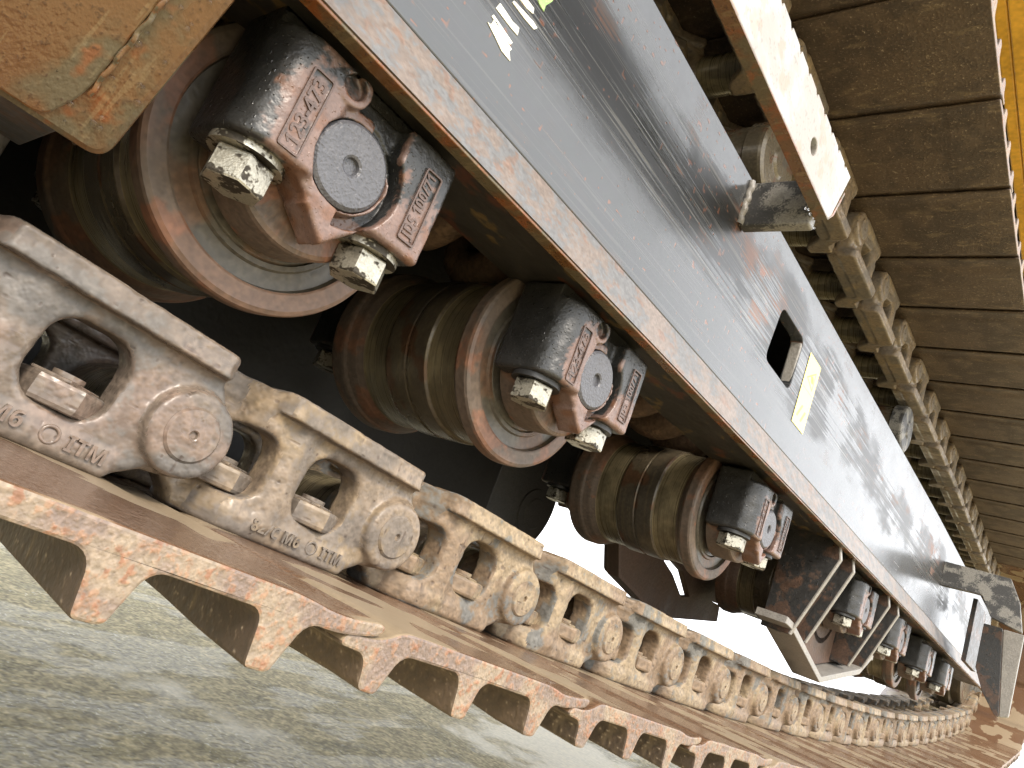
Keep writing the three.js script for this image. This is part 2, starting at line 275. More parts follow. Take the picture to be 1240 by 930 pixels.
// side plate of the frame: black paint, scuffed along its length, rubbed through to rust in places.  u along x (1.4 m), v up (0.26 m)
M.sidePaint = makeMat('scuffed_black_paint', [2048, 768], [1.4, 0.26], (u, v) => {
  const n = fb(u, v, 8, 3, 5, 1001), scr = fb(u, v, 5, 150, 3, 1030), scr2 = fb(u + v * 0.02, v, 9, 240, 2, 1060), g = fb(u, v, 300, 60, 2, 1090);
  const band = sstep(0.2, 0.4, v + (n - 0.5) * 0.5) * (1 - sstep(0.55, 0.75, v + (n - 0.5) * 0.55));
  let c = mix3([56, 58, 60], [48, 49, 50], n), r = 0.15 + g * 0.06 + 0.08 * fb(u, v, 30, 8, 3, 1077), h = 0.5;
  const bl = fb(u, v, 14, 5, 5, 1042), worn = clamp(band * 1.3) * sstep(0.4, 0.54, bl * 0.6 + scr * 0.4); c = mix3(c, [20, 19, 18], worn * 0.9); r = lerp(r, 0.42, worn); h -= worn * 0.15;
  const line = sstep(0.66, 0.74, scr2) * (0.2 + 0.6 * band); c = mix3(c, [150, 146, 138], line * 0.6); h += line * 0.25;
  const rs = sstep(0.6, 0.7, fb(u, v, 18, 5, 4, 1120) * 0.7 + scr * 0.3) * clamp(0.2 + band); c = mix3(c, [132, 90, 70], rs * 0.7); r = lerp(r, 0.55, rs); h -= rs * 0.2;
  const chip = vn(u, v, 300, 56, 1150) + 0.25 * (fb(u, v, 12, 3, 3, 1160) - 0.5); if (chip > 0.9) { const k = (chip - 0.9) * 16; c = mix3(c, [110, 66, 44], clamp(k) * 0.8); h -= 0.3 * clamp(k); }
  return [c[0], c[1], c[2], r, h + (g - 0.5) * 0.12];
}, { bump: 0.00035, ior: 1.62 });
M.bentEdge = makeMat('rubbed_or_lit_edge', [1536, 256], [1.2, 0.06], (u, v) => {
  const a = fb(u, v, 20, 1, 5, 1201), b = fb(u, v, 70, 6, 4, 1230), g = fb(u, v, 400, 24, 2, 1260);
  let c = mix3([114, 103, 96], [98, 98, 99], sstep(0.42, 0.56, a * 0.4 + b * 0.6 + (g - 0.5) * 0.3)); c = mix3(c, [114, 88, 74], sstep(0.62, 0.74, fb(u, v, 90, 6, 4, 1280)) * 0.6);
  const k = 0.82 + g * 0.3; return [c[0] * k, c[1] * k, c[2] * k, 0.36 + 0.25 * b, 0.5 + (b - 0.5) * 0.5 + (g - 0.5) * 0.3];
}, { bump: 0.0006 });
M.frameBottom = makeMat('oily_frame_bottom', [1536, 256], [1.2, 0.1], (u, v) => {   // v: across the plate from its outer edge
  const a = fb(u, v, 24, 3, 5, 1301), b = fb(u, v, 40, 6, 4, 1330), g = fb(u, v, 300, 40, 2, 1360);
  const rs = 1 - sstep(0.02, 0.16, v + (a - 0.5) * 0.3);
  let c = mix3([40, 37, 32], [104, 62, 34], rs); c = mix3(c, [120, 92, 40], sstep(0.66, 0.74, b) * 0.5 * (1 - rs)); c = mix3(c, [88, 46, 28], sstep(0.64, 0.74, a) * 0.7);
  const k = 0.82 + g * 0.3; return [c[0] * k, c[1] * k, c[2] * k, 0.35 + 0.35 * b, 0.5 + (b - 0.5) * 0.6 + rs * 0.2];
}, { bump: 0.001 });
M.ground = makeMat('wet_concrete_yard', 1536, 1.9, (u, v) => {
  const a = fb(u, v, 5, 5, 5, 1401), b = fb(u, v, 9, 26, 4, 1430), g = fb(u, v, 260, 260, 2, 1460), p = vn(u, v, 420, 420, 1490), m = fb(u, v, 40, 40, 3, 1510);
  const water = sstep(0.46, 0.66, a + (m - 0.5) * 0.2), film = sstep(0.5, 0.62, b);
  let c = mix3([178, 166, 130], [154, 145, 112], sstep(0.38, 0.62, m * 0.6 + b * 0.4)); c = mix3(c, [182, 168, 126], water * 0.7);  // puddle water: its reflection is put into the colour as lighter tan
  const glint = p > 0.78 ? clamp((p - 0.78) * 6) * sstep(0.4, 0.6, m) : 0; c = mix3(c, [206, 202, 186], glint * 0.95 * (1 - 0.7 * water)); const k = lerp(0.66 + g * 0.62, 0.9 + g * 0.2, water);  // pale specks paint wet glints into the ground colour
  return [c[0] * k, c[1] * k, c[2] * k, lerp(lerp(0.7, 0.5, film), 0.4, water), 0.4 + (1 - water) * ((g - 0.5) * 0.6 + (m - 0.5) * 0.3)];
}, { bump: 0.002, specularIntensity: 0.3 });
M.water = new THREE.MeshPhysicalMaterial({ color: 0xffffff, roughness: 0.03, transmission: 1, ior: 1.33, thickness: 0.004 });

/* ------------------------------------------------------------------ ground */
{
  const g = new THREE.PlaneGeometry(400, 400, 1, 1); g.rotateX(-Math.PI / 2);
  const p = g.attributes.position, uv = g.attributes.uv; for (let i = 0; i < p.count; i++) uv.setXY(i, p.getX(i), p.getZ(i));
  const o = part('ground', g, M.ground, scene); o.userData.kind = 'structure';
}

/* ------------------------------------------------------------------ track frame */
const ZS = -0.36;                                  // outer face of the side plate
const frame = thing('crawler_chassis', 'long black box frame beam with scuffed side plate above the rollers', 'chassis', [0, H, 0]);
{
  const hole = new THREE.Path(roundedShape([[0.803, 0.355], [0.905, 0.355], [0.908, 0.4335], [0.812, 0.4335]], 0.014).getPoints(8));
  let g = extr([[-0.9, 0.2790], [3.74, 0.2790], [3.74, 0.40], [3.55, 0.522], [2.1, 0.520], [0.9, 0.503], [-0.9, 0.485]], 0.018, 0.0012, [hole]);
  g.translate(0, 0, ZS - 0.018); g = boxUV(g, 0.36, -0.279); part('side_plate', g, M.sidePaint, frame);
  // bent lower edge
  const prof = [[0.2788, -0.3603], [0.2372, -0.3452], [0.2372, -0.3585], [0.2788, -0.3760]];
  const e = extr(prof.map(([y, z]) => [-z, y]), 4.64, 0.0012);     // x' = -z, y, pulled along z'
  e.rotateY(Math.PI / 2); // z' -> x, x' -> -z
  e.translate(-0.9, 0, 0);
  let eg = boxUV(e, 0.1, 0); { // v runs across the bent face
    const P = eg.attributes.position, U = eg.attributes.uv; for (let i = 0; i < P.count; i++) U.setXY(i, P.getX(i), (P.getY(i) - 0.23) * 1.1);
  }
  part('bent_lower_edge', eg, M.bentEdge, frame, 'flared lower edge rubbed pink and blue grey');
  part('edge_underside', box(-0.9, 3.7, 0.2345, 0.2370, -0.3588, -0.3462, 0.0008), M.rust, frame, 'rust brown underside of the flared edge');
  const bp = box(-0.9, 3.7, 0.2452, 0.258, -0.452, -0.3592, 0.0012); { const P = bp.attributes.position, U = bp.attributes.uv; for (let i = 0; i < P.count; i++) U.setXY(i, P.getX(i), clamp((-0.3592 - P.getZ(i)) / 0.0928, 0.01, 0.99) * 0.1); }
  part('bottom_plate', bp, M.frameBottom, frame, 'oily black bottom plate with rusty outer edge');
  part('inner_bottom_plate', box(-0.9, 3.7, 0.2452, 0.258, -0.73, -0.65), M.blackDull, frame);
  part('inner_side_plate', box(-0.9, 3.7, 0.2, 0.49, -0.748, -0.7305), M.blackDull, frame);
  part('top_plate', box(-0.9, 3.5, 0.468, 0.482, -0.73, -0.3785), M.black, frame);
  const wb = box(0.9055, 0.913, 0.357, 0.43, -0.3775, -0.3605, 0.003); part('hole_cut_edge', wb, M.grey, frame, 'grey strip standing for the cut edge of the hole');  // added strip that shows the plate thickness inside the hole
  // warning label: yellow with a triangle
  const cv = document.createElement('canvas'); cv.width = 256; cv.height = 480; const c = cv.getContext('2d');
  c.fillStyle = '#f2e27e'; c.fillRect(0, 0, 256, 480);
  c.strokeStyle = '#b99a1c'; c.lineWidth = 9; c.beginPath(); c.moveTo(60, 150); c.lineTo(200, 190); c.lineTo(200, 70); c.closePath(); c.stroke();
  c.fillStyle = '#a58a1a'; c.beginPath(); c.ellipse(160, 132, 30, 22, 0.3, 0, 7); c.fill(); c.fillRect(120, 118, 60, 10); c.fillRect(150, 140, 40, 9);
  c.fillStyle = '#e0cc5a'; c.fillRect(20, 220, 216, 6); c.fillStyle = '#d8bf3c';
  c.beginPath(); c.moveTo(40, 420); c.lineTo(70, 420); c.lineTo(130, 330); c.lineTo(100, 330); c.closePath(); c.fill(); c.beginPath(); c.moveTo(130, 430); c.lineTo(160, 430); c.lineTo(210, 350); c.lineTo(180, 350); c.closePath(); c.fill();
  const t = new THREE.CanvasTexture(cv); t.colorSpace = THREE.SRGBColorSpace;
  const lg = new THREE.PlaneGeometry(0.054, 0.106, 1, 1); lg.translate(0.9685, 0.3785, ZS + 0.0007);
  part('warning_label', lg, new THREE.MeshPhysicalMaterial({ map: t, roughness: 0.4 }), frame, 'pale yellow warning sticker with a triangle');
  // torn remains of a white label
  const torn = [
    [[590, 27], [594, 30], [598, 24], [601, 27], [606, 38], [613, 50], [619, 60], [616, 62], [617, 74], [607, 62], [600, 47]],
    [[600, 10], [605, 4], [612, 14], [620, 26], [628, 34], [626, 43], [619, 35], [609, 22]],
    [[595, 20], [597, 18], [608, 34], [620, 52], [617, 54], [606, 38]],
    [[622, 1], [634, 14], [645, 26], [650, 34], [646, 36], [634, 22], [620, 3]],
    [[632, -6], [640, 2], [646, 10], [645, 17], [637, 10], [628, -2]],
    [[648, -8], [672, -8], [668, 2], [660, 7], [658, 14], [653, 6]],
  ];
  const mats = [M.whitePaint, M.whitePaint, M.whitePaint, M.whitePaint, M.whitePaint, grain('pale_green_paint', [176, 208, 140], 0.1, 955, 0.4, 0.6, 0.0002)];
  torn.forEach((pl, i) => {
    const s = new THREE.Shape(pl.map(([a, b]) => { const q = onZ(a, b, ZS); return new THREE.Vector2(q.x, q.y); }));
    const gg = new THREE.ExtrudeGeometry(s, { depth: 0.0007, bevelEnabled: false }); gg.translate(0, 0, ZS); part('label_scrap', boxUV(gg), mats[i], frame);
  });
}

/* ------------------------------------------------------------------ rollers */
const font = await new FontLoader().loadAsync('fonts/droid/droid_sans_bold.typeface.json');
function text(str, size, depth) { const g = new TextGeometry(str, { font, size, depth, curveSegments: 3, bevelEnabled: false }); g.computeBoundingBox(); const b = g.boundingBox; g.translate(-(b.min.x + b.max.x) / 2, -(b.min.y + b.max.y) / 2, 0); return boxUV(g); }
const ringProfile = { // [r, z] from the outside in; z measured from the outer flange face
  hub: [[0.020, -0.004], [0.058, -0.004], [0.060, -0.006]],
  ring: [[0.060, -0.003], [0.0635, -0.003], [0.065, -0.0055], [0.0765, -0.0055], [0.078, -0.002]],
  outer: [[0.078, -0.0005], [0.0795, 0], [0.0905, 0], [0.0935, -0.0015], [0.0945, -0.004], [0.0945, -0.015], [0.093, -0.018], [0.0845, -0.026], [0.0822, -0.029]],
  treadA: [[0.0822, -0.029], [0.0815, -0.031], [0.0815, -0.066], [0.082, -0.0675]],
  mid: [[0.082, -0.0675], [0.0842, -0.0695], [0.0845, -0.071], [0.0845, -0.094], [0.0835, -0.096], [0.0835, -0.0975], [0.0845, -0.099], [0.0845, -0.126], [0.0842, -0.1275], [0.082, -0.130]],
  treadB: [[0.082, -0.130], [0.0815, -0.132], [0.0815, -0.166], [0.0822, -0.168]],
  inner: [[0.0822, -0.168], [0.086, -0.176], [0.0895, -0.187], [0.0915, -0.190], [0.0922, -0.193], [0.0922, -0.209], [0.0905, -0.213], [0.07, -0.213], [0.05, -0.2125], [0.02, -0.2125]],
};
const zF = -0.4400;
const rollerGeo = {}; for (const k of Object.keys(ringProfile)) rollerGeo[k] = latheSmooth(ringProfile[k], 120);
// collar casting: two bolt columns, a boss round the shaft end and a round base. w = 0 at the front face
const nose = [[-0.030, 0.0], [-0.0175, -0.027], [-0.0155, -0.0365], [0.004, -0.052], [0.0185, -0.0365], [0.029, -0.0255], [0.036, 0.0]];
function collarSDF(x, y, w) {
  // left column: big round on its outer left edge
  let L = slab(box2(x, w, -0.0445, -0.034, 0.0255, 0.0335, x < -0.0445 && w > -0.034 ? 0.0252 : 0.006), y, -0.0235, 0.085, 0.004);
  let R = slab(box2(x, w, 0.0495, -0.031, 0.0225, 0.030, 0.005), y, -0.027, 0.085, 0.004);
  let B = slab(Math.hypot(x, y) - 0.0355, w, -0.06, -0.006, 0.003);
  const N = slab(poly2(x, y, nose), w, -0.03, -0.004, 0.003);
  const up = slab(box2(x, y, 0, 0.05, 0.05, 0.04, 0.004), w, -0.055, -0.016, 0.004);          // web between the columns
  const ear = slab(Math.hypot(x + 0.021, y - 0.040) - 0.0125, w, -0.03, 0.0005, 0.002);
  let d = smin(L, R, 0.002); d = smin(d, B, 0.004); d = smin(d, N, 0.003); d = smin(d, up, 0.005); d = smin(d, ear, 0.002);
  // groove between boss and right column
  const rr = Math.hypot(x, y), gr = slab(Math.abs(rr - 0.0335) - 0.0042, w, -0.017, 0.05, 0.001);
  if (x > 0.004) d = smax(d, -Math.max(gr, 0.004 - x), 0.0025);
  d = smax(d, -slab(rr - 0.0275, w, -0.0085, 0.05, 0.001), 0.0015);                            // pocket of the shaft end
  d = smax(d, -slab(Math.hypot(x + 0.021, y - 0.040) - 0.0075, w, -0.006, 0.05, 0.001), 0.0015);
  d = smax(d, -slab(box2(x, y, -0.0405, 0.006, 0.0068, 0.0255, 0.002), w, -0.0012, 0.05, 0.0005), 0.001); // number panels
  d = smax(d, -slab(box2(x, y, 0.054, 0.008, 0.0068, 0.026, 0.002), w, -0.0012, 0.05, 0.0005), 0.001);
  const lid = smax(y - 0.0495 - (w < -0.02 ? 0.012 : 0), -1, 0.001);
  return smax(d, lid, 0.004) + 0.0005 * n3(x, y, w, 70) + 0.0002 * n3(x, y, w, 200);
}
function collarGeo(h, seedShift, wear) {
  let g = surfaceNets(collarSDF, [-0.084, -0.062, -0.08], [0.078, 0.08, 0.006], h);
  const p = g.attributes.position, n = g.attributes.normal, col = new Float32Array(p.count * 3);
  for (let i = 0; i < p.count; i++) {
    const x = p.getX(i), y = p.getY(i), w = p.getZ(i), s = seedShift;
    const nn = 0.5 * n3(x + s, y, w, 55) + 0.45 * n3(x, y + s, w, 150) + 0.4 * n3(x, y, w + s, 400);
    // paint rubbed off the front face, the nose and the base down to red primer; the round column, its top and the right cheek keep black paint
    const face = w > -0.0065 ? 0.55 : 0, nose = y < -0.022 && Math.abs(x) < 0.035 ? 0.5 : 0;
    const keep = 0.75 * sstep(-0.046, -0.058, x) + 0.6 * sstep(0.018, 0.044, y) + (x > 0.03 ? 0.75 * sstep(-0.026, 0.03, y) : 0) + (w < -0.0065 && !nose ? 0.35 : 0) + (x > -0.048 && x < -0.033 && Math.abs(y - 0.006) < 0.026 ? 0.3 : 0);
    const m = sstep(0.0, 0.3, nn * 0.75 + 0.1 + wear * (face + nose) - keep);
    const blk = [0.024, 0.024, 0.023], red = [0.165, 0.105, 0.085], rst = [0.15, 0.075, 0.045];
    let c = mix3(blk, mix3(red, rst, sstep(0.05, 0.5, n3(x, y, w + s, 90) + (nose ? 0.25 : 0))), m);
    col.set(c, i * 3);
  }
  g.setAttribute('color', new THREE.BufferAttribute(col, 3));
  return boxUV(g, seedShift, seedShift);
}
const collars = [collarGeo(0.0014, 0, 1.1), collarGeo(0.0018, 0.31, 0.8), collarGeo(0.0022, 0.57, 0.75)];
const shaftGeo = boxUV(latheSmooth([[0, -0.0035], [0.005, -0.0035], [0.0055, -0.001], [0.007, 0], [0.0245, 0], [0.0268, -0.002], [0.027, -0.06]], 64));
function hexPrism(r, h, bevel = 0.0012) { const s = new THREE.Shape(); for (let i = 0; i < 6; i++) { const a = i * Math.PI / 3; i ? s.lineTo(r * Math.cos(a), r * Math.sin(a)) : s.moveTo(r, 0); } s.closePath(); const g = extr(s, h, bevel); g.rotateX(-Math.PI / 2); return boxUV(g); } // stands on y = 0
function boltGeo() { // hangs below y = 0
  const head = hexPrism(0.0188, 0.0185, 0.0016); head.translate(0, -0.0235, 0);
  const washer = boxUV(new THREE.CylinderGeometry(0.0225, 0.0225, 0.0045, 40)); washer.translate(0, -0.0022, 0);
  return { head, washer };
}
const BG = boltGeo();
const baseGeo = latheSmooth([[0.02, -0.034], [0.0535, -0.034], [0.0562, -0.0355], [0.0572, -0.038], [0.0572, -0.070]], 90);
const rollers = [[0.1938, 0.1853], [0.4982, 0.1824], [0.9957, 0.179], [1.62, 0.179], [2.02, 0.178], [2.45, 0.177], [2.84, 0.177]];
const rollerLabels = [
  'large flanged track roller tucked behind the rusty guard plate, its collar rubbed to red primer',
  'flanged track roller with dark oily shell standing clear of the rusty guard',
  'flanged track roller hanging beside the outer guide bracket and the white gap',
];
rollers.forEach(([x, y], i) => {
  const r = thing('track_roller', rollerLabels[i] || (i === 3 ? 'small dark track roller showing between the two arms of the guide bracket' : 'small dark track roller under the frame beyond the guide bracket'), 'roller', [x, y + H, zF], i > 3 ? 'rollers beyond the guide bracket' : undefined);
  const turn = i * 1.3;
  for (const [k, m] of [['hub', M.ringGrey], ['ring', M.ringGrey], ['outer', M.flange], ['treadA', M.tread], ['mid', M.roller], ['treadB', M.tread], ['inner', M.flange]]) {
    const o = part({ hub: 'hub_face', ring: 'seal_ring', outer: 'flange', treadA: 'tread', mid: 'shell', treadB: 'tread', inner: 'flange' }[k], rollerGeo[k], m, r); o.rotation.z = turn;
  }
  for (const side of [1, -1]) {
    if (side < 0 && i > 2) continue;
    const c = part('collar', collars[Math.min(i, 2)], M.casting, r, side > 0 ? 'cast bolt-on collar with worn black paint' : undefined);
    c.position.z = side > 0 ? 0.0745 : -0.2125 - 0.0745; if (side < 0) c.rotation.y = Math.PI;
    const cb = part('collar_base', baseGeo, M.flange, r); cb.position.z = c.position.z; cb.rotation.y = c.rotation.y;
    const sh = part('shaft_end', shaftGeo, M.shaft, r); sh.position.z = side > 0 ? 0.0745 - 0.003 : -0.287 + 0.003; if (side < 0) sh.rotation.y = Math.PI;
    for (const [bx, by, bw] of [[-0.0460, -0.0235, -0.031], [0.0495, -0.027, -0.030]]) {
      const b = part('bolt', BG.head, M.bolt, r); b.position.set(side * bx, by, c.position.z + side * bw); b.rotation.y = bx < 0 ? 0.25 + i * 0.4 : 0.9 + i * 0.3;
      const w = part('washer', BG.washer, i === 0 ? M.bolt : M.black, b); w.rotation.y = 0.4;
    }
    if (side > 0 && i < 3) {
      const t1 = part('cast_number', text('123-473', 0.0088, 0.0008), M.casting_text || (M.casting_text = grain('letter_casting', [78, 62, 55], 0.06, 871, 0.3, 0.5, 0.0004)), c); t1.rotation.z = Math.PI / 2; t1.position.set(-0.0405, 0.006, -0.0013);
      const t2 = part('cast_number', text('JDS 100/71', 0.008, 0.0008), M.casting_text, c); t2.rotation.z = Math.PI / 2; t2.position.set(0.054, 0.008, -0.0013); t2.scale.set(0.86, 1, 1);
      for (const [px, py, hx, hy] of [[-0.0405, 0.006, 0.0074, 0.026], [0.054, 0.008, 0.0074, 0.0265]]) { // raised border of the number panel
        const s = roundedShape([[-hx, -hy], [hx, -hy], [hx, hy], [-hx, hy]], 0.002); const q = hx - 0.0011, v = hy - 0.0011;
        const g = extr(s, 0.0012, 0, [new THREE.Path(roundedShape([[-q, -v], [q, -v], [q, v], [-q, v]], 0.0015).getPoints(4))]); g.translate(px, py, -0.0007);
        part('number_border', boxUV(g), M.casting_text, c);
      }
    }
  }
});

/* ------------------------------------------------------------------ track segments */
const P = 0.196;                                    // pin to pin
function linkSDF(x, y, w0) {
  const off = -0.028 * (1 - sstep(-0.170, -0.138, x)), w = w0 - off;
  const outline = [[-0.184, -0.030], [-0.166, -0.0445], [-0.032, -0.0445], [-0.012, -0.032], [0.012, -0.026], [0.027, 0], [0.014, 0.030], [0.004, 0.045], [-0.186, 0.045], [-0.206, 0.02], [-0.206, -0.01]];
  let d = slab(poly2(x, y, outline), w, -0.028, 0, 0.006);
  d = smin(d, slab(Math.hypot(x, y) - 0.0288, w, -0.036, 0.0095, 0.005), 0.006);
  d = smin(d, slab(Math.hypot(x + P, y) - 0.030, w, -0.034, 0.0, 0.004), 0.005);
  d = smin(d, slab(box2(x, y, -0.0905, 0.0475, 0.0965, 0.0085, 0.003), w, -0.040, 0.001, 0.003), 0.004);
  const taper = 0.0095 * sstep(-0.150, -0.136, x) * (1 - 0.7 * sstep(-0.002, 0.008, x)), rw = w - taper + clamp(0.052 - y, 0, 0.01) * -0.25;   // rail pad stands proud of the web
  d = smin(d, slab(box2(x, y, -0.0695, 0.0498, 0.0765, 0.0085, 0.004), rw, -0.03, 0.0005, 0.0025) * 0.85, 0.0025);
  d = smin(d, slab(box2(x, y, -0.1, -0.038, 0.07, 0.0075, 0.004), w, -0.034, 0.002, 0.004), 0.006);   // foot on the shoe
  const pil = slab(box2(x, y, -0.1140, 0.002, 0.0085, 0.04, 0.004), w, -0.03, 0.0035, 0.008); d = smin(d, pil, 0.01);
  d = smax(d, -slab(box2(x, y, -0.0735, 0.0045, 0.0255, 0.0262, 0.018), w0, -0.2, 0.2, 0.001), 0.0055);
  d = smax(d, -slab(box2(x, y, -0.1465, 0.001, 0.0190, 0.0240, 0.0145), w0, -0.2, 0.2, 0.001), 0.0055);
  return d + 0.0005 * n3(x, y, w0, 60) + 0.0003 * n3(x, y, w0, 160);
}
const linkHi = surfaceNets(linkSDF, [-0.235, -0.052, -0.082], [0.036, 0.066, 0.014], 0.0020);
const linkLo = surfaceNets(linkSDF, [-0.235, -0.052, -0.082], [0.036, 0.066, 0.014], 0.0040);
const mirrorZ = (g) => { const o = g.clone(); o.scale(1, 1, -1); const i = o.index.array; for (let k = 0; k < i.length; k += 3) { const t = i[k + 1]; i[k + 1] = i[k + 2]; i[k + 2] = t; } const N = o.attributes.normal; return o; };
const linkGeo = { hi: [0, 0.11, 0.23, 0.05].map(s => boxUV(linkHi.clone(), s, s * 0.7)), lo: [0, 0.13, 0.21].map(s => boxUV(linkLo.clone(), s, s * 0.6)), inner: boxUV(mirrorZ(linkLo), 0.05, 0.1) };
const pinGeo = boxUV(latheSmooth([[0, -0.0022], [0.0022, -0.0022], [0.0028, -0.0002], [0.0036, 0.0004], [0.0166, 0], [0.0182, -0.0016], [0.0185, -0.010], [0.0185, -0.016]], 48));
const bushGeo = latheSmooth([[0.012, 0], [0.028, 0], [0.029, -0.0015], [0.029, -0.098], [0.028, -0.1]], 36);
const nutGeo = hexPrism(0.0255, 0.0165, 0.003), studGeo = boxUV(new THREE.CylinderGeometry(0.0095, 0.0095, 0.003, 24)), washGeo = boxUV(new RoundedBoxGeometry(0.034, 0.0022, 0.026, 1, 0.0008));
studGeo.translate(0, 0.0202, 0); washGeo.translate(0, 0.0172, 0);
// triple grouser shoe, seen from its end: x along the track, y down to the grousers
const shoeShape = (() => {
  const s = new THREE.Shape(), q = (a, b, c, d) => s.quadraticCurveTo(a, b, c, d);
  s.moveTo(-0.1975, -0.0575); q(-0.197, -0.053, -0.19, -0.0532); q(-0.176, -0.0535, -0.166, -0.0475); q(-0.162, -0.0458, -0.156, -0.0458);
  s.lineTo(-0.036, -0.0458); q(-0.026, -0.0458, -0.016, -0.0475); q(-0.004, -0.0487, 0.012, -0.0462); q(0.019, -0.045, 0.0185, -0.0482); q(0.018, -0.0515, 0.010, -0.053);
  q(-0.006, -0.0565, -0.0165, -0.0555); q(-0.0235, -0.0555, -0.0255, -0.064); s.lineTo(-0.0292, -0.0742); q(-0.0305, -0.0762, -0.0335, -0.0762); s.lineTo(-0.0385, -0.0762); q(-0.0415, -0.0762, -0.0418, -0.0735);
  s.lineTo(-0.0440, -0.0625); q(-0.0455, -0.0560, -0.0515, -0.0560); s.lineTo(-0.0865, -0.0560); q(-0.0930, -0.0560, -0.0948, -0.0625);
  s.lineTo(-0.0975, -0.0738); q(-0.0985, -0.0760, -0.1015, -0.0760); s.lineTo(-0.1070, -0.0760); q(-0.1095, -0.0760, -0.1100, -0.0735);
  s.lineTo(-0.1125, -0.0625); q(-0.1145, -0.0560, -0.1205, -0.0560); s.lineTo(-0.1520, -0.0560); q(-0.1590, -0.0565, -0.1612, -0.0635);
  s.lineTo(-0.1650, -0.0735); q(-0.1660, -0.0755, -0.1690, -0.0755); s.lineTo(-0.1745, -0.0752); q(-0.1775, -0.0752, -0.1785, -0.0722); s.lineTo(-0.1800, -0.0660); q(-0.1815, -0.0605, -0.1865, -0.0600); s.lineTo(-0.1945, -0.0595); q(-0.1975, -0.0595, -0.1975, -0.0575);
  s.closePath(); return s;
})();
function shoeGeo(seedN, w = 0.61) {
  const g0 = new THREE.ExtrudeGeometry(shoeShape, { depth: w - 0.003, steps: 30, bevelEnabled: true, bevelThickness: 0.0015, bevelSize: 0.0013, bevelOffset: -0.0013, bevelSegments: 2, curveSegments: 5 });
  g0.translate(0, 0, 0.0015 - w);                    // outer end at z = 0
  let g = boxUV(g0, seedN * 0.17, seedN * 0.23);
  const p = g.attributes.position, n = g.attributes.normal;
  for (let i = 0; i < p.count; i++) { // worn, uneven grouser tips and edges
    const x = p.getX(i), y = p.getY(i), z = p.getZ(i), k = sstep(-0.058, -0.076, y);
    p.setY(i, y + k * 0.0022 * n3(x * 0.5 + seedN, 0.2, z, 14) + 0.0006 * n3(x, seedN, z, 40));
    
    p.setX(i, x + 0.0008 * n3(x, y + seedN, z, 30));
  }
  g.computeVertexNormals();
  // smooth normals only where faces are nearly coplanar is not needed at this size: sort triangles into three materials
  const out = [[], [], []], a = new THREE.Vector3(), b = new THREE.Vector3(), c = new THREE.Vector3();
  for (let i = 0; i < p.count; i += 3) {
    a.fromBufferAttribute(p, i); b.fromBufferAttribute(p, i + 1); c.fromBufferAttribute(p, i + 2);
    const nn = b.clone().sub(a).cross(c.clone().sub(a)).normalize();
    out[nn.z > 0.5 ? 1 : nn.y > 0.25 ? 0 : 2].push(i);
  }
  const order = out.flat(), U = g.attributes.uv, N = g.attributes.normal;
  const mk = (A) => { const s = A.itemSize, d = new Float32Array(A.array.length); order.forEach((o, k) => { for (let q = 0; q < 3 * s; q++) d[k * 3 * s + q] = A.array[o * s + q]; }); return new THREE.BufferAttribute(d, s); };
  const r = new THREE.BufferGeometry(); r.setAttribute('position', mk(p)); r.setAttribute('normal', mk(N)); r.setAttribute('uv', mk(U));
  let st = 0; out.forEach((l, k) => { r.addGroup(st, l.length * 3, k); st += l.length * 3; });
  return r;
}
const shoes = [shoeGeo(1), shoeGeo(2), shoeGeo(3)];
const ZL = -0.4525;                                 // outer face of the outer link plates
const ZE = -0.237;                                  // outer end of the shoes
function segment(far, ang, opt) {                   // far pin [x, y], direction of the segment
  const t = thing('track_segment', opt.label, 'track segment', [far[0], far[1] + H, ZL + (opt.dz || 0)], opt.group);
  t.rotation.z = ang;
  const L = part('link', opt.geo, opt.mat, t); L.name = 'link';
  for (const [nx, ny] of [[-0.0705, -0.0215], [-0.1465, -0.0225]]) {
    const n = part('nut', nutGeo, opt.mat, L); n.position.set(nx, ny, -0.0185 + (nx < -0.1 ? -0.012 : 0)); n.rotation.y = 0.25 + opt.k; 
    if (opt.detail) { part('stud', studGeo, opt.mat, n); part('washer', washGeo, opt.mat, n); }
  }
  const pin = part('pin', pinGeo, opt.mat, t); pin.position.z = 0.0115;
  const I = part('link', linkGeo.inner, opt.mat, t); I.position.z = -0.19;
  for (const nx of [-0.0705, -0.1465]) { const n = part('nut', nutGeo, opt.mat, I); n.position.set(nx, -0.022, 0.022); n.rotation.y = 0.6 + opt.k; }
  const bu = part('bushing', bushGeo, opt.bush || M.tread, t); bu.position.set(-P, 0, -0.045);
  const s = part('shoe', opt.shoe, opt.shoeMat, t, opt.shoeLabel); s.position.set(0.006, 0, ZE - ZL + (opt.jit || 0));
  if (opt.wrap) s.scale.x = 1.13;
  return t;
}
const wet = [M.shoeTop, M.shoeSide, M.shoeUnder], dry = [M.shoeUnder, M.shoeSide, M.shoeUnder];
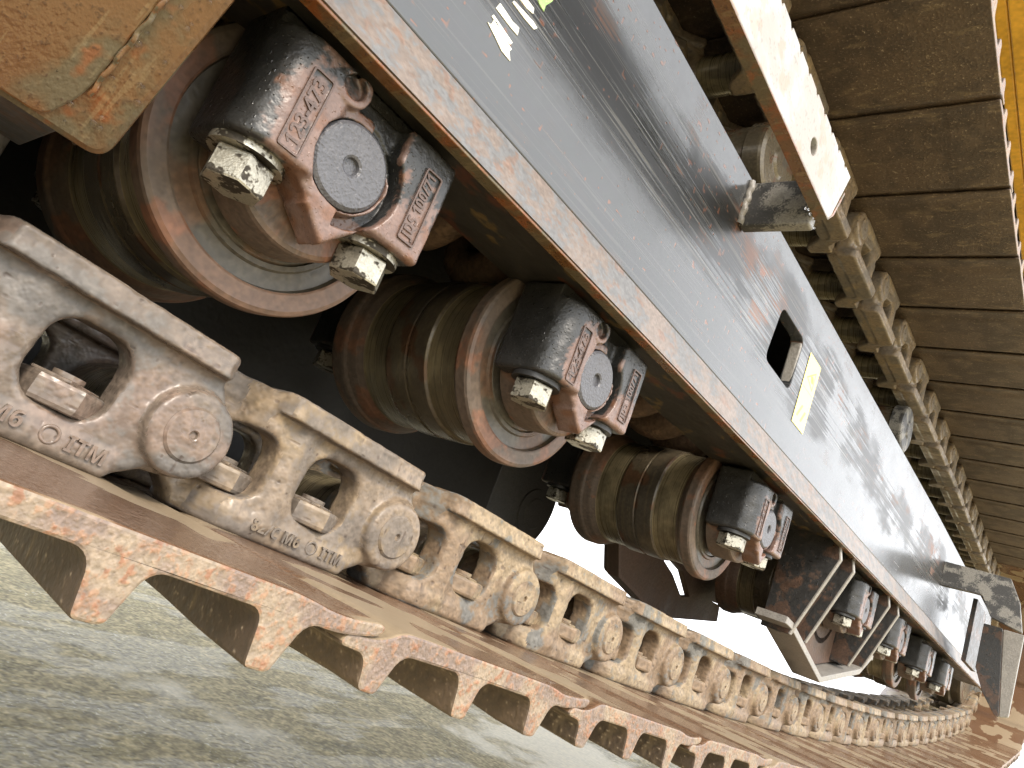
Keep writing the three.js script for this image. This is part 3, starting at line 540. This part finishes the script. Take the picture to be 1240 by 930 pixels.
// path of the pins: a slack sag below the rollers, round the far idler, back along the top
const sagY = (x) => -0.057 + 0.0265 * (x - 1.75) ** 2;
const lower = []; { // march pins at equal spacing from the pin seen nearest in the photo, both ways
  const step = (x, y, dir) => { let nx = x + dir * P; for (let i = 0; i < 20; i++) { const dy = sagY(nx) - y; nx = x + dir * Math.sqrt(P * P - dy * dy); } return nx; };
  let x = 0.216; const back = []; for (let i = 0; i < 4; i++) { x = step(x, sagY(x), -1); back.push(x); }
  lower.push(...back.reverse()); x = 0.216; lower.push(x); while (x < 4.25) { x = step(x, sagY(x), 1); lower.push(x); }
}
const pts = lower.map(x => [x, sagY(x)]); const nLower = pts.length;
const topY = 0.757;
{ // idler arc then the upper run
  let [x, y] = pts[pts.length - 1], a = Math.atan2(y - pts[pts.length - 2][1], x - pts[pts.length - 2][0]);
  const R = (topY - y) / (1 + Math.cos(a)), cx = x - Math.sin(a) * R, cy = y + Math.cos(a) * R; let th = a - Math.PI / 2; const dth = 2 * Math.asin(P / 2 / R);
  while (th + dth < Math.PI / 2) { th += dth; pts.push([cx + R * Math.cos(th), cy + R * Math.sin(th)]); }
  x = pts[pts.length - 1][0]; y = pts[pts.length - 1][1];
  while (x > 0.1) { const ny = lerp(y, topY + 0.006 * Math.sin(x * 3), 0.7), dx = Math.sqrt(P * P - (ny - y) ** 2); x -= dx; y = ny; pts.push([x, y]); }
  scene.userData.idler = [cx, cy, R];
}
const nOf = (i) => i - lower.indexOf(0.216);        // 0 is the segment nearest the lens
for (let i = 1; i < pts.length; i++) {
  const [x0, y0] = pts[i - 1], [x1, y1] = pts[i], ang = Math.atan2(y1 - y0, x1 - x0), k = nOf(i), up = i > nLower + 6;
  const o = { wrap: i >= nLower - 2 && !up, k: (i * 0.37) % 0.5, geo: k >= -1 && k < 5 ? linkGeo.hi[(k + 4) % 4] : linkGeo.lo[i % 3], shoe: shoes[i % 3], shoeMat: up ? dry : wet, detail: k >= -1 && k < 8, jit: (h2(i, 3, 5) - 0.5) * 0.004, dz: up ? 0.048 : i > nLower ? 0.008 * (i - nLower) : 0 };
  o.mat = up ? M.linkMix : k <= 0 ? M.linkGrey : k === 1 ? M.linkMix : M.linkOchre; o.bush = M.tread;
  if (k < 0) { o.label = 'grey brown track segment at the cropped end below the rusty guard'; o.group = 'lower track segments under the guard'; }
  else if (k === 0) o.label = 'grey brown track segment with raised letters and big pin below the rusty guard';
  else if (k === 1) o.label = 'brown and ochre track segment whose raised letters sit under two nut windows';
  else if (k === 2) o.label = 'ochre mud-caked track segment straight below the dark oily roller';
  else if (k === 4) o.label = 'ochre mud-caked track segment below the roller beside the white gap';
  else if (i < nLower) { o.label = 'ochre mud-caked track segment on the sagging lower run'; o.group = 'ochre segments of the lower run'; }
  else if (!up) { o.label = 'muddy track segment wrapping up round the far idler'; o.group = 'segments round the idler'; }
  else { o.label = 'dry brown track segment overhead on the upper run'; o.group = 'segments of the upper run'; }
  const s = segment([x1, y1], ang, o);
  if (k === 0 || k === 1) { // raised casting letters
    const L = s.children[0];
    const add = (str, x, y, sz, z = 0.0020) => { const t = part('cast_letters', text(str, sz, 0.0022), o.mat, L); t.position.set(x, y, z); };
    const ring = (x, y, r) => { const t = part('cast_ring', boxUV(new THREE.TorusGeometry(r, 0.0011, 8, 28)), o.mat, L); t.position.set(x, y, 0.0022); };
    if (k === 0) { add('M6', -0.093, -0.0335, 0.0095); ring(-0.0685, -0.0345, 0.0048); add('ITM', -0.0475, -0.0345, 0.0095); }
    else { add('82/C M6', -0.102, -0.0345, 0.0082, 0.0032); ring(-0.067, -0.0345, 0.0045); add('ITM', -0.0475, -0.0345, 0.0088); }
  }
}

/* ------------------------------------------------------------------ idler wheel, carrier roller, recoil spring */
{
  const [cx, cy, R] = scene.userData.idler; const t = thing('idler_wheel', 'dark flanged idler wheel at the far end of the frame', 'idler wheel', [cx - 0.02, cy + H, -0.548]);
  const r = R - 0.07; part('rim', latheSmooth([[r * 0.55, 0.07], [r * 0.9, 0.075], [r, 0.07], [r, 0.03], [r + 0.02, 0.025], [r + 0.02, -0.025], [r, -0.03], [r, -0.07], [r * 0.9, -0.075], [r * 0.55, -0.07]], 90), M.roller, t);
  part('disc', latheSmooth([[0.02, 0.05], [r * 0.56, 0.045], [r * 0.56, -0.045], [0.02, -0.05]], 60), M.blackDull, t);
  part('hub', latheSmooth([[0.02, 0.1], [0.07, 0.1], [0.075, 0.095], [0.075, -0.095], [0.07, -0.1]], 48), M.blackDull, t);
}
const carrier = (x, label, capMat) => {
  const t = thing('carrier_roller', label, 'roller', [x, 0.638 + H, -0.41], 'carrier rollers'); 
  part('shell', latheSmooth([[0.02, -0.03], [0.05, -0.03], [0.0525, -0.033], [0.0525, -0.075], [0.0575, -0.08], [0.0575, -0.088], [0.052, -0.092], [0.052, -0.21], [0.02, -0.21]], 64), M.roller, t);
  part('end_cap', latheSmooth([[0, 0.003], [0.018, 0.003], [0.022, 0.0], [0.050, -0.001], [0.0555, -0.004], [0.0565, -0.008], [0.0565, -0.03]], 64), capMat, t, 'round end cap');
  const w = part('bolt', BG.head, M.bolt, t); w.rotation.x = -Math.PI / 2; w.position.set(0.012, -0.022, -0.016); w.scale.setScalar(0.6);
  part('support', boxUV(new THREE.CylinderGeometry(0.03, 0.035, 0.16, 24).translate(0, -0.1, -0.26)), M.black, t);
};
carrier(1.79, 'carrier roller with bright steel cap standing on the frame under the upper run', M.armPaint);
carrier(0.78, 'dark carrier roller behind the serrated step plate', M.roller);
{
  const t = thing('recoil_spring', 'heavy grey coil spring inside the frame above the rollers', 'spring', [0, 0.352 + H, -0.55]);
  class Helix extends THREE.Curve { getPoint(u) { const a = u * 14 * 2 * Math.PI; return new THREE.Vector3(-0.1 + u * 1.25, 0.07 * Math.cos(a), 0.07 * Math.sin(a)); } }
  const g = new THREE.TubeGeometry(new Helix(), 700, 0.024, 12); part('coil', boxUV(g), M.linkDark, t);
  part('rod', boxUV(new THREE.CylinderGeometry(0.03, 0.03, 2.9, 24).rotateZ(Math.PI / 2).translate(1.1, 0, 0)), M.blackDull, t);
}

/* ------------------------------------------------------------------ rusty guard close to the lens */
{
  const t = thing('guard_plate', 'wet rusty brown guard arm with rounded lower corner hanging over the first roller', 'guard', [0, H, 0]);
  // outline in the slanted plane: s runs along x, q runs up the slope
  const bot = new THREE.Vector3(0, 0.111, -0.400), upv = new THREE.Vector3(0, 0.0885, 0.0605).normalize(), nrm = new THREE.Vector3(0, -upv.z, upv.y);
  const m = new THREE.Matrix4().makeBasis(new THREE.Vector3(1, 0, 0), upv, nrm).setPosition(bot);
  const sh = roundedShape([[-0.30, 0], [0.0895, 0], [0.0895, 0.26], [-0.30, 0.26]], [0.001, 0.011, 0.001, 0.001]);
  const g = extr(sh, 0.030, 0.004); g.translate(0, 0, -0.030); g.applyMatrix4(m); part('face', boxUV(g), M.rust, t);
  const sh2 = roundedShape([[-0.30, 0.004], [0.058, 0.004], [0.066, 0.024], [0.066, 0.259], [-0.30, 0.259]], [0.001, 0.006, 0.012, 0.001, 0.001]);
  const g2 = extr(sh2, 0.0034, 0.0012); g2.translate(0, 0, -0.002); g2.applyMatrix4(m); part('doubler_plate', boxUV(g2, 0.07, 0.03), M.rust, t);
  const seam = []; for (let i = 0; i <= 60; i++) seam.push(new THREE.Vector3(0.067 + 0.0004 * Math.sin(i * 1.7), 0.026 + i * 0.0038, 0.0012 + 0.0005 * Math.sin(i * 2.3)));
  const g3 = new THREE.TubeGeometry(new THREE.CatmullRomCurve3(seam), 180, 0.0013, 7); g3.applyMatrix4(m); part('weld_seam', boxUV(g3), M.rust, t);
  part('lower_bar', box(-0.3, 0.074, 0.1245, 0.137, -0.515, -0.43, 0.002), M.bentEdge, t, 'pale rubbed bar behind the guard arm');
  part('inner_arm', box(-0.3, 0.05, 0.137, 0.25, -0.50, -0.43, 0.004), M.rust, t);
  for (let i = 0; i < 60; i++) { const s = new THREE.SphereGeometry(1, 12, 8); const r = 0.0007 + rnd() * 0.0013; s.scale(r, r * (i < 9 ? 1.2 : 0.9), r * 0.7); const low = i < 9; s.translate(low ? 0.03 + rnd() * 0.05 : 0.03 + rnd() * 0.055, low ? 0.0008 : 0.006 + rnd() * 0.1, low ? -0.003 - rnd() * 0.012 : 0.0002); s.applyMatrix4(m); part('water_drop', s, M.water, t); }
}
{ // smooth pale cover seen past the guard
  const t = thing('drive_cover', 'pale blue grey cover behind the rusty guard', 'cover', [-0.16, 0.26 + H, -0.74]);
  part('shell', box(-0.2, 0.24, -0.165, 0.2, 0, 0.16, 0.02), M.stepSteel, t);
}

/* ------------------------------------------------------------------ guide brackets round the chain */
function ribbon(path, w0, w1, th) {                 // bent strip: path in x,y (its upper side), depth from z = w0 to w1
  const up = path.map(([x, y], i) => { const a = path[Math.max(0, i - 1)], b = path[Math.min(path.length - 1, i + 1)], l = Math.hypot(b[0] - a[0], b[1] - a[1]); return [x + (b[1] - a[1]) / l * th, y - (b[0] - a[0]) / l * th]; });
  const g = extr([...path, ...up.reverse()].reverse(), w1 - w0, 0.0015); g.translate(0, 0, w0); return boxUV(g);
}
{
  const t = thing('guide_bracket', 'black guide bracket with two channel arms and a bent foot outside the chain', 'bracket', [0, H, 0]);
  part('foot', ribbon([[1.262, 0.093], [1.30, 0.089], [1.54, 0.025], [1.82, 0.075], [1.90, 0.118], [1.915, 0.118]], -0.452, -0.398, 0.012), M.grey, t, 'bent foot with pale edge');
  part('web', boxUV(extr([[1.30, 0.10], [1.54, 0.028], [1.82, 0.078], [1.88, 0.118], [1.83, 0.16], [1.33, 0.16]], 0.012).translate(0, 0, -0.452)), M.brownPlate, t);
  const side = (x0, x1) => { // channel arm: two cheeks and a back, slanting inward as it goes down
    const cheek = [[0.255, -0.362], [0.215, -0.352], [0.068, -0.402], [0.068, -0.452], [0.19, -0.452], [0.255, -0.46]].map(([y, z]) => [-z, y]);
    for (const x of [x0, x1 - 0.010]) { const g = extr(cheek, 0.010); g.rotateY(Math.PI / 2); g.translate(x, 0, 0); part('cheek', boxUV(g), M.blackWorn, t); }
    const back = [[0.253, -0.384], [0.213, -0.374], [0.068, -0.424], [0.068, -0.434], [0.213, -0.385], [0.253, -0.395]].map(([y, z]) => [-z, y]);
    const g = extr(back, x1 - x0 - 0.0205); g.rotateY(Math.PI / 2); g.translate(x0 + 0.01025, 0, 0); part('back', boxUV(g), M.blackWorn, t);
    for (const x of [x0, x1 - 0.010]) { // strips that paint the front edges pale, as if catching light
      const e = [[0.254, -0.3612], [0.2146, -0.3508], [0.069, -0.4003], [0.069, -0.4035], [0.2146, -0.354], [0.254, -0.3645]].map(([y, z]) => [-z, y]); const q = extr(e, 0.0108, 0.0008); q.rotateY(Math.PI / 2); q.translate(x - 0.0004, 0, 0); part('rubbed_or_lit_edge', boxUV(q), M.grey, t, 'front edge painted pale as if lit');
    }
    part('top_pad', box(x0 - 0.004, x1 + 0.004, 0.2485, 0.2548, -0.46, -0.3615), M.blackWorn, t);
  };
  side(1.30, 1.405); side(1.725, 1.84);
}
{
  const t = thing('inner_guide', 'brown steel guide plate on the inner side of the chain, below the third roller', 'guide plate', [0, H, 0]);
  const s = roundedShape([[1.10, 0.26], [1.147, 0.115], [1.18, 0.062], [1.40, 0.016], [1.727, 0.062], [1.715, 0.10], [1.66, 0.10], [2.3, 0.13], [3.2, 0.18], [3.2, 0.26]], 0.008);
  const gapCutout = new THREE.Path([[1.366, 0.132], [1.43, 0.113], [1.499, 0.0786], [1.5386, 0.0866], [1.4713, 0.1281], [1.4013, 0.1408]].map(p => new THREE.Vector2(...p)));  // opening added so sky shows like the gap between roller and plate
  const g = extr(s, 0.014, 0.0015, [gapCutout]); g.translate(0, 0, -0.712); part('plate', boxUV(g), M.brownPlate, t);
  part('flange', ribbon([[1.145, 0.118], [1.178, 0.066], [1.40, 0.020]], -0.698, -0.672, 0.010), M.brownPlate, t);
}

/* ------------------------------------------------------------------ steps on the frame */
function stepPlate(x0, x1, y0, y1, z, pitch) {      // serrated upper edge
  const p = [[x0, y0], [x1 - 0.012, y0]]; for (let i = 1; i < 8; i++) { const a = i / 8 * Math.PI / 2; p.push([x1 - 0.012 + 0.012 * Math.sin(a) - 0.0, y0 + 0.012 - 0.012 * Math.cos(a)]); }
  p.push([x1 + 0.0, y0 + 0.014], [x1 + 0.02, y1]);
  for (let x = x1 + 0.02 - pitch; x > x0; x -= pitch) p.push([x + pitch * 0.3, y1 - 0.0005], [x + pitch * 0.22, y1 - 0.006], [x, y1 - 0.001]);
  p.push([x0, y1]);
  const hole = new THREE.Path(); hole.absellipse(0.566, 0.4795, 0.0085, 0.0085, 0, 2 * Math.PI, true);
  const g = extr(p, 0.013, 0.0012, x0 < 0.3 && x1 > 0.6 ? [hole] : []); g.translate(0, 0, z - 0.013); return boxUV(g);
}
{
  const t = thing('step_plate', 'pale serrated step plate with rust orange underside held off the frame by a black arm', 'step', [0, H, 0]);
  const g = stepPlate(-0.5, 0.655, 0.451, 0.524, -0.268, 0.028);
  const p = g.attributes.position, under = [], top = []; // the flat lower edge is its own rusted strip
  part('plate', g, M.stepSteel, t);
  const u = extr(roundedShape([[-0.5, 0.4492], [0.646, 0.4492], [0.658, 0.462], [0.672, 0.500], [0.669, 0.5005], [0.6545, 0.4625], [0.645, 0.4507], [-0.5, 0.4507]], 0.001), 0.0136, 0.0004); u.translate(0, 0, -0.2813); part('lower_edge', boxUV(u), M.rust, t, 'rust orange lower edge');
  part('arm', box(0.636, 0.651, 0.4385, 0.4965, -0.3595, -0.2815, 0.003), M.armPaint, t, 'chipped black arm welded to the side plate');
  const w = []; for (let i = 0; i <= 12; i++) w.push(new THREE.Vector3(0.6345, 0.44 + i * 0.0047, -0.3585 + 0.001 * Math.sin(i * 2))); part('weld', boxUV(new THREE.TubeGeometry(new THREE.CatmullRomCurve3(w), 40, 0.0042, 8)), M.grey, t, 'grey weld bead');
  for (let i = 0; i < 7; i++) { const s = new THREE.SphereGeometry(1, 12, 8), r = 0.0005 + rnd() * 0.0008; s.scale(r, r * 1.2, r); s.translate(0.60 + rnd() * 0.055, 0.4355, -0.277 + rnd() * 0.006); part('water_drop', s, M.water, t); }
}
{
  const t = thing('hanging_step', 'dark hanging step bracket with angled top arm at the far end of the frame', 'step', [0, H, 0]);
  const cut = (pl, x, th, r = 0.004) => { const g = extr(roundedShape(pl.map(([z, y]) => [-z, y]), r), th, 0.0012); g.rotateY(Math.PI / 2); g.translate(x, 0, 0); return boxUV(g); };
  part('arm', cut([[-0.3605, 0.4512], [-0.3605, 0.384], [-0.262, 0.3866], [-0.235, 0.336], [-0.163, 0.317], [-0.179, 0.393], [-0.2064, 0.4478]], 2.30, 0.02), M.armPaint, t, 'pale chipped arm with a downturned toe');
  part('arm_top', box(2.3205, 2.62, 0.436, 0.448, -0.3595, -0.212), M.blackWorn, t);
  part('hanger', cut([[-0.262, 0.3355], [-0.2175, 0.3355], [-0.191, 0.105], [-0.2, 0.105], [-0.236, 0.154], [-0.2615, 0.212]], 2.45, 0.02), M.blackWorn, t);
  part('hanger', cut([[-0.2165, 0.3355], [-0.169, 0.3355], [-0.171, 0.113], [-0.190, 0.106]], 2.46, 0.02), M.grey, t, 'pale worn hanger plate');
  part('side_panel', box(2.471, 2.72, 0.22, 0.40, -0.30, -0.288), M.blackWorn, t);
}

/* ------------------------------------------------------------------ what stands behind and above */
{
  const t = thing('car_body', 'black centre frame of the machine filling the dark behind the rollers', 'centre frame', [0, H, 0]);
  part('body', box(-1.8, 0.98, 0.14, 0.75, -1.9, -0.8835, 0.03), M.blackDull, t);
  part('dark_backing_sheet', box(-1.8, 0.98, -0.01, 0.7, -0.883, -0.86, 0.004), M.blackDull, t);  // thin sheet added to keep the view between the rollers black
  part('leg', box(0.9, 3.2, 0.42, 0.72, -1.9, -1.1, 0.03), M.blackDull, t);
  part('mount_plate', boxUV(extr(roundedShape([[0.93, 0.30], [0.905, 0.16], [1.02, 0.055], [1.19, 0.045], [1.235, 0.13], [1.20, 0.30]], [0.01, 0.02, 0.03, 0.06, 0.06, 0.01]), 0.03, 0.003).translate(0, 0, -0.93)), M.dusty, t, 'dark rounded mounting plate');
  const b = part('boss', latheSmooth([[0, 0.006], [0.03, 0.006], [0.033, 0.003], [0.05, 0.003], [0.053, -0.004], [0.053, -0.03]], 48), M.dusty, t); b.position.set(1.165, 0.12, -0.90);
}
{
  const t = thing('machine_body', 'yellow painted machine body overhead beyond the upper track', 'machine body', [0, H, 0]);
  part('panel', box(-1.5, 3.9, 1.05, 1.75, -0.245, -0.225, 0.004), M.yellow, t, 'yellow side panel');
  part('edge_skirt', box(-1.5, 3.9, 1.046, 1.07, -0.2245, -0.16, 0.003), M.yellow, t);
  part('underside', box(-1.5, 3.9, 1.10, 1.14, -2.6, -0.246, 0.004), M.blackDull, t);
}

renderer.render(scene, camera);
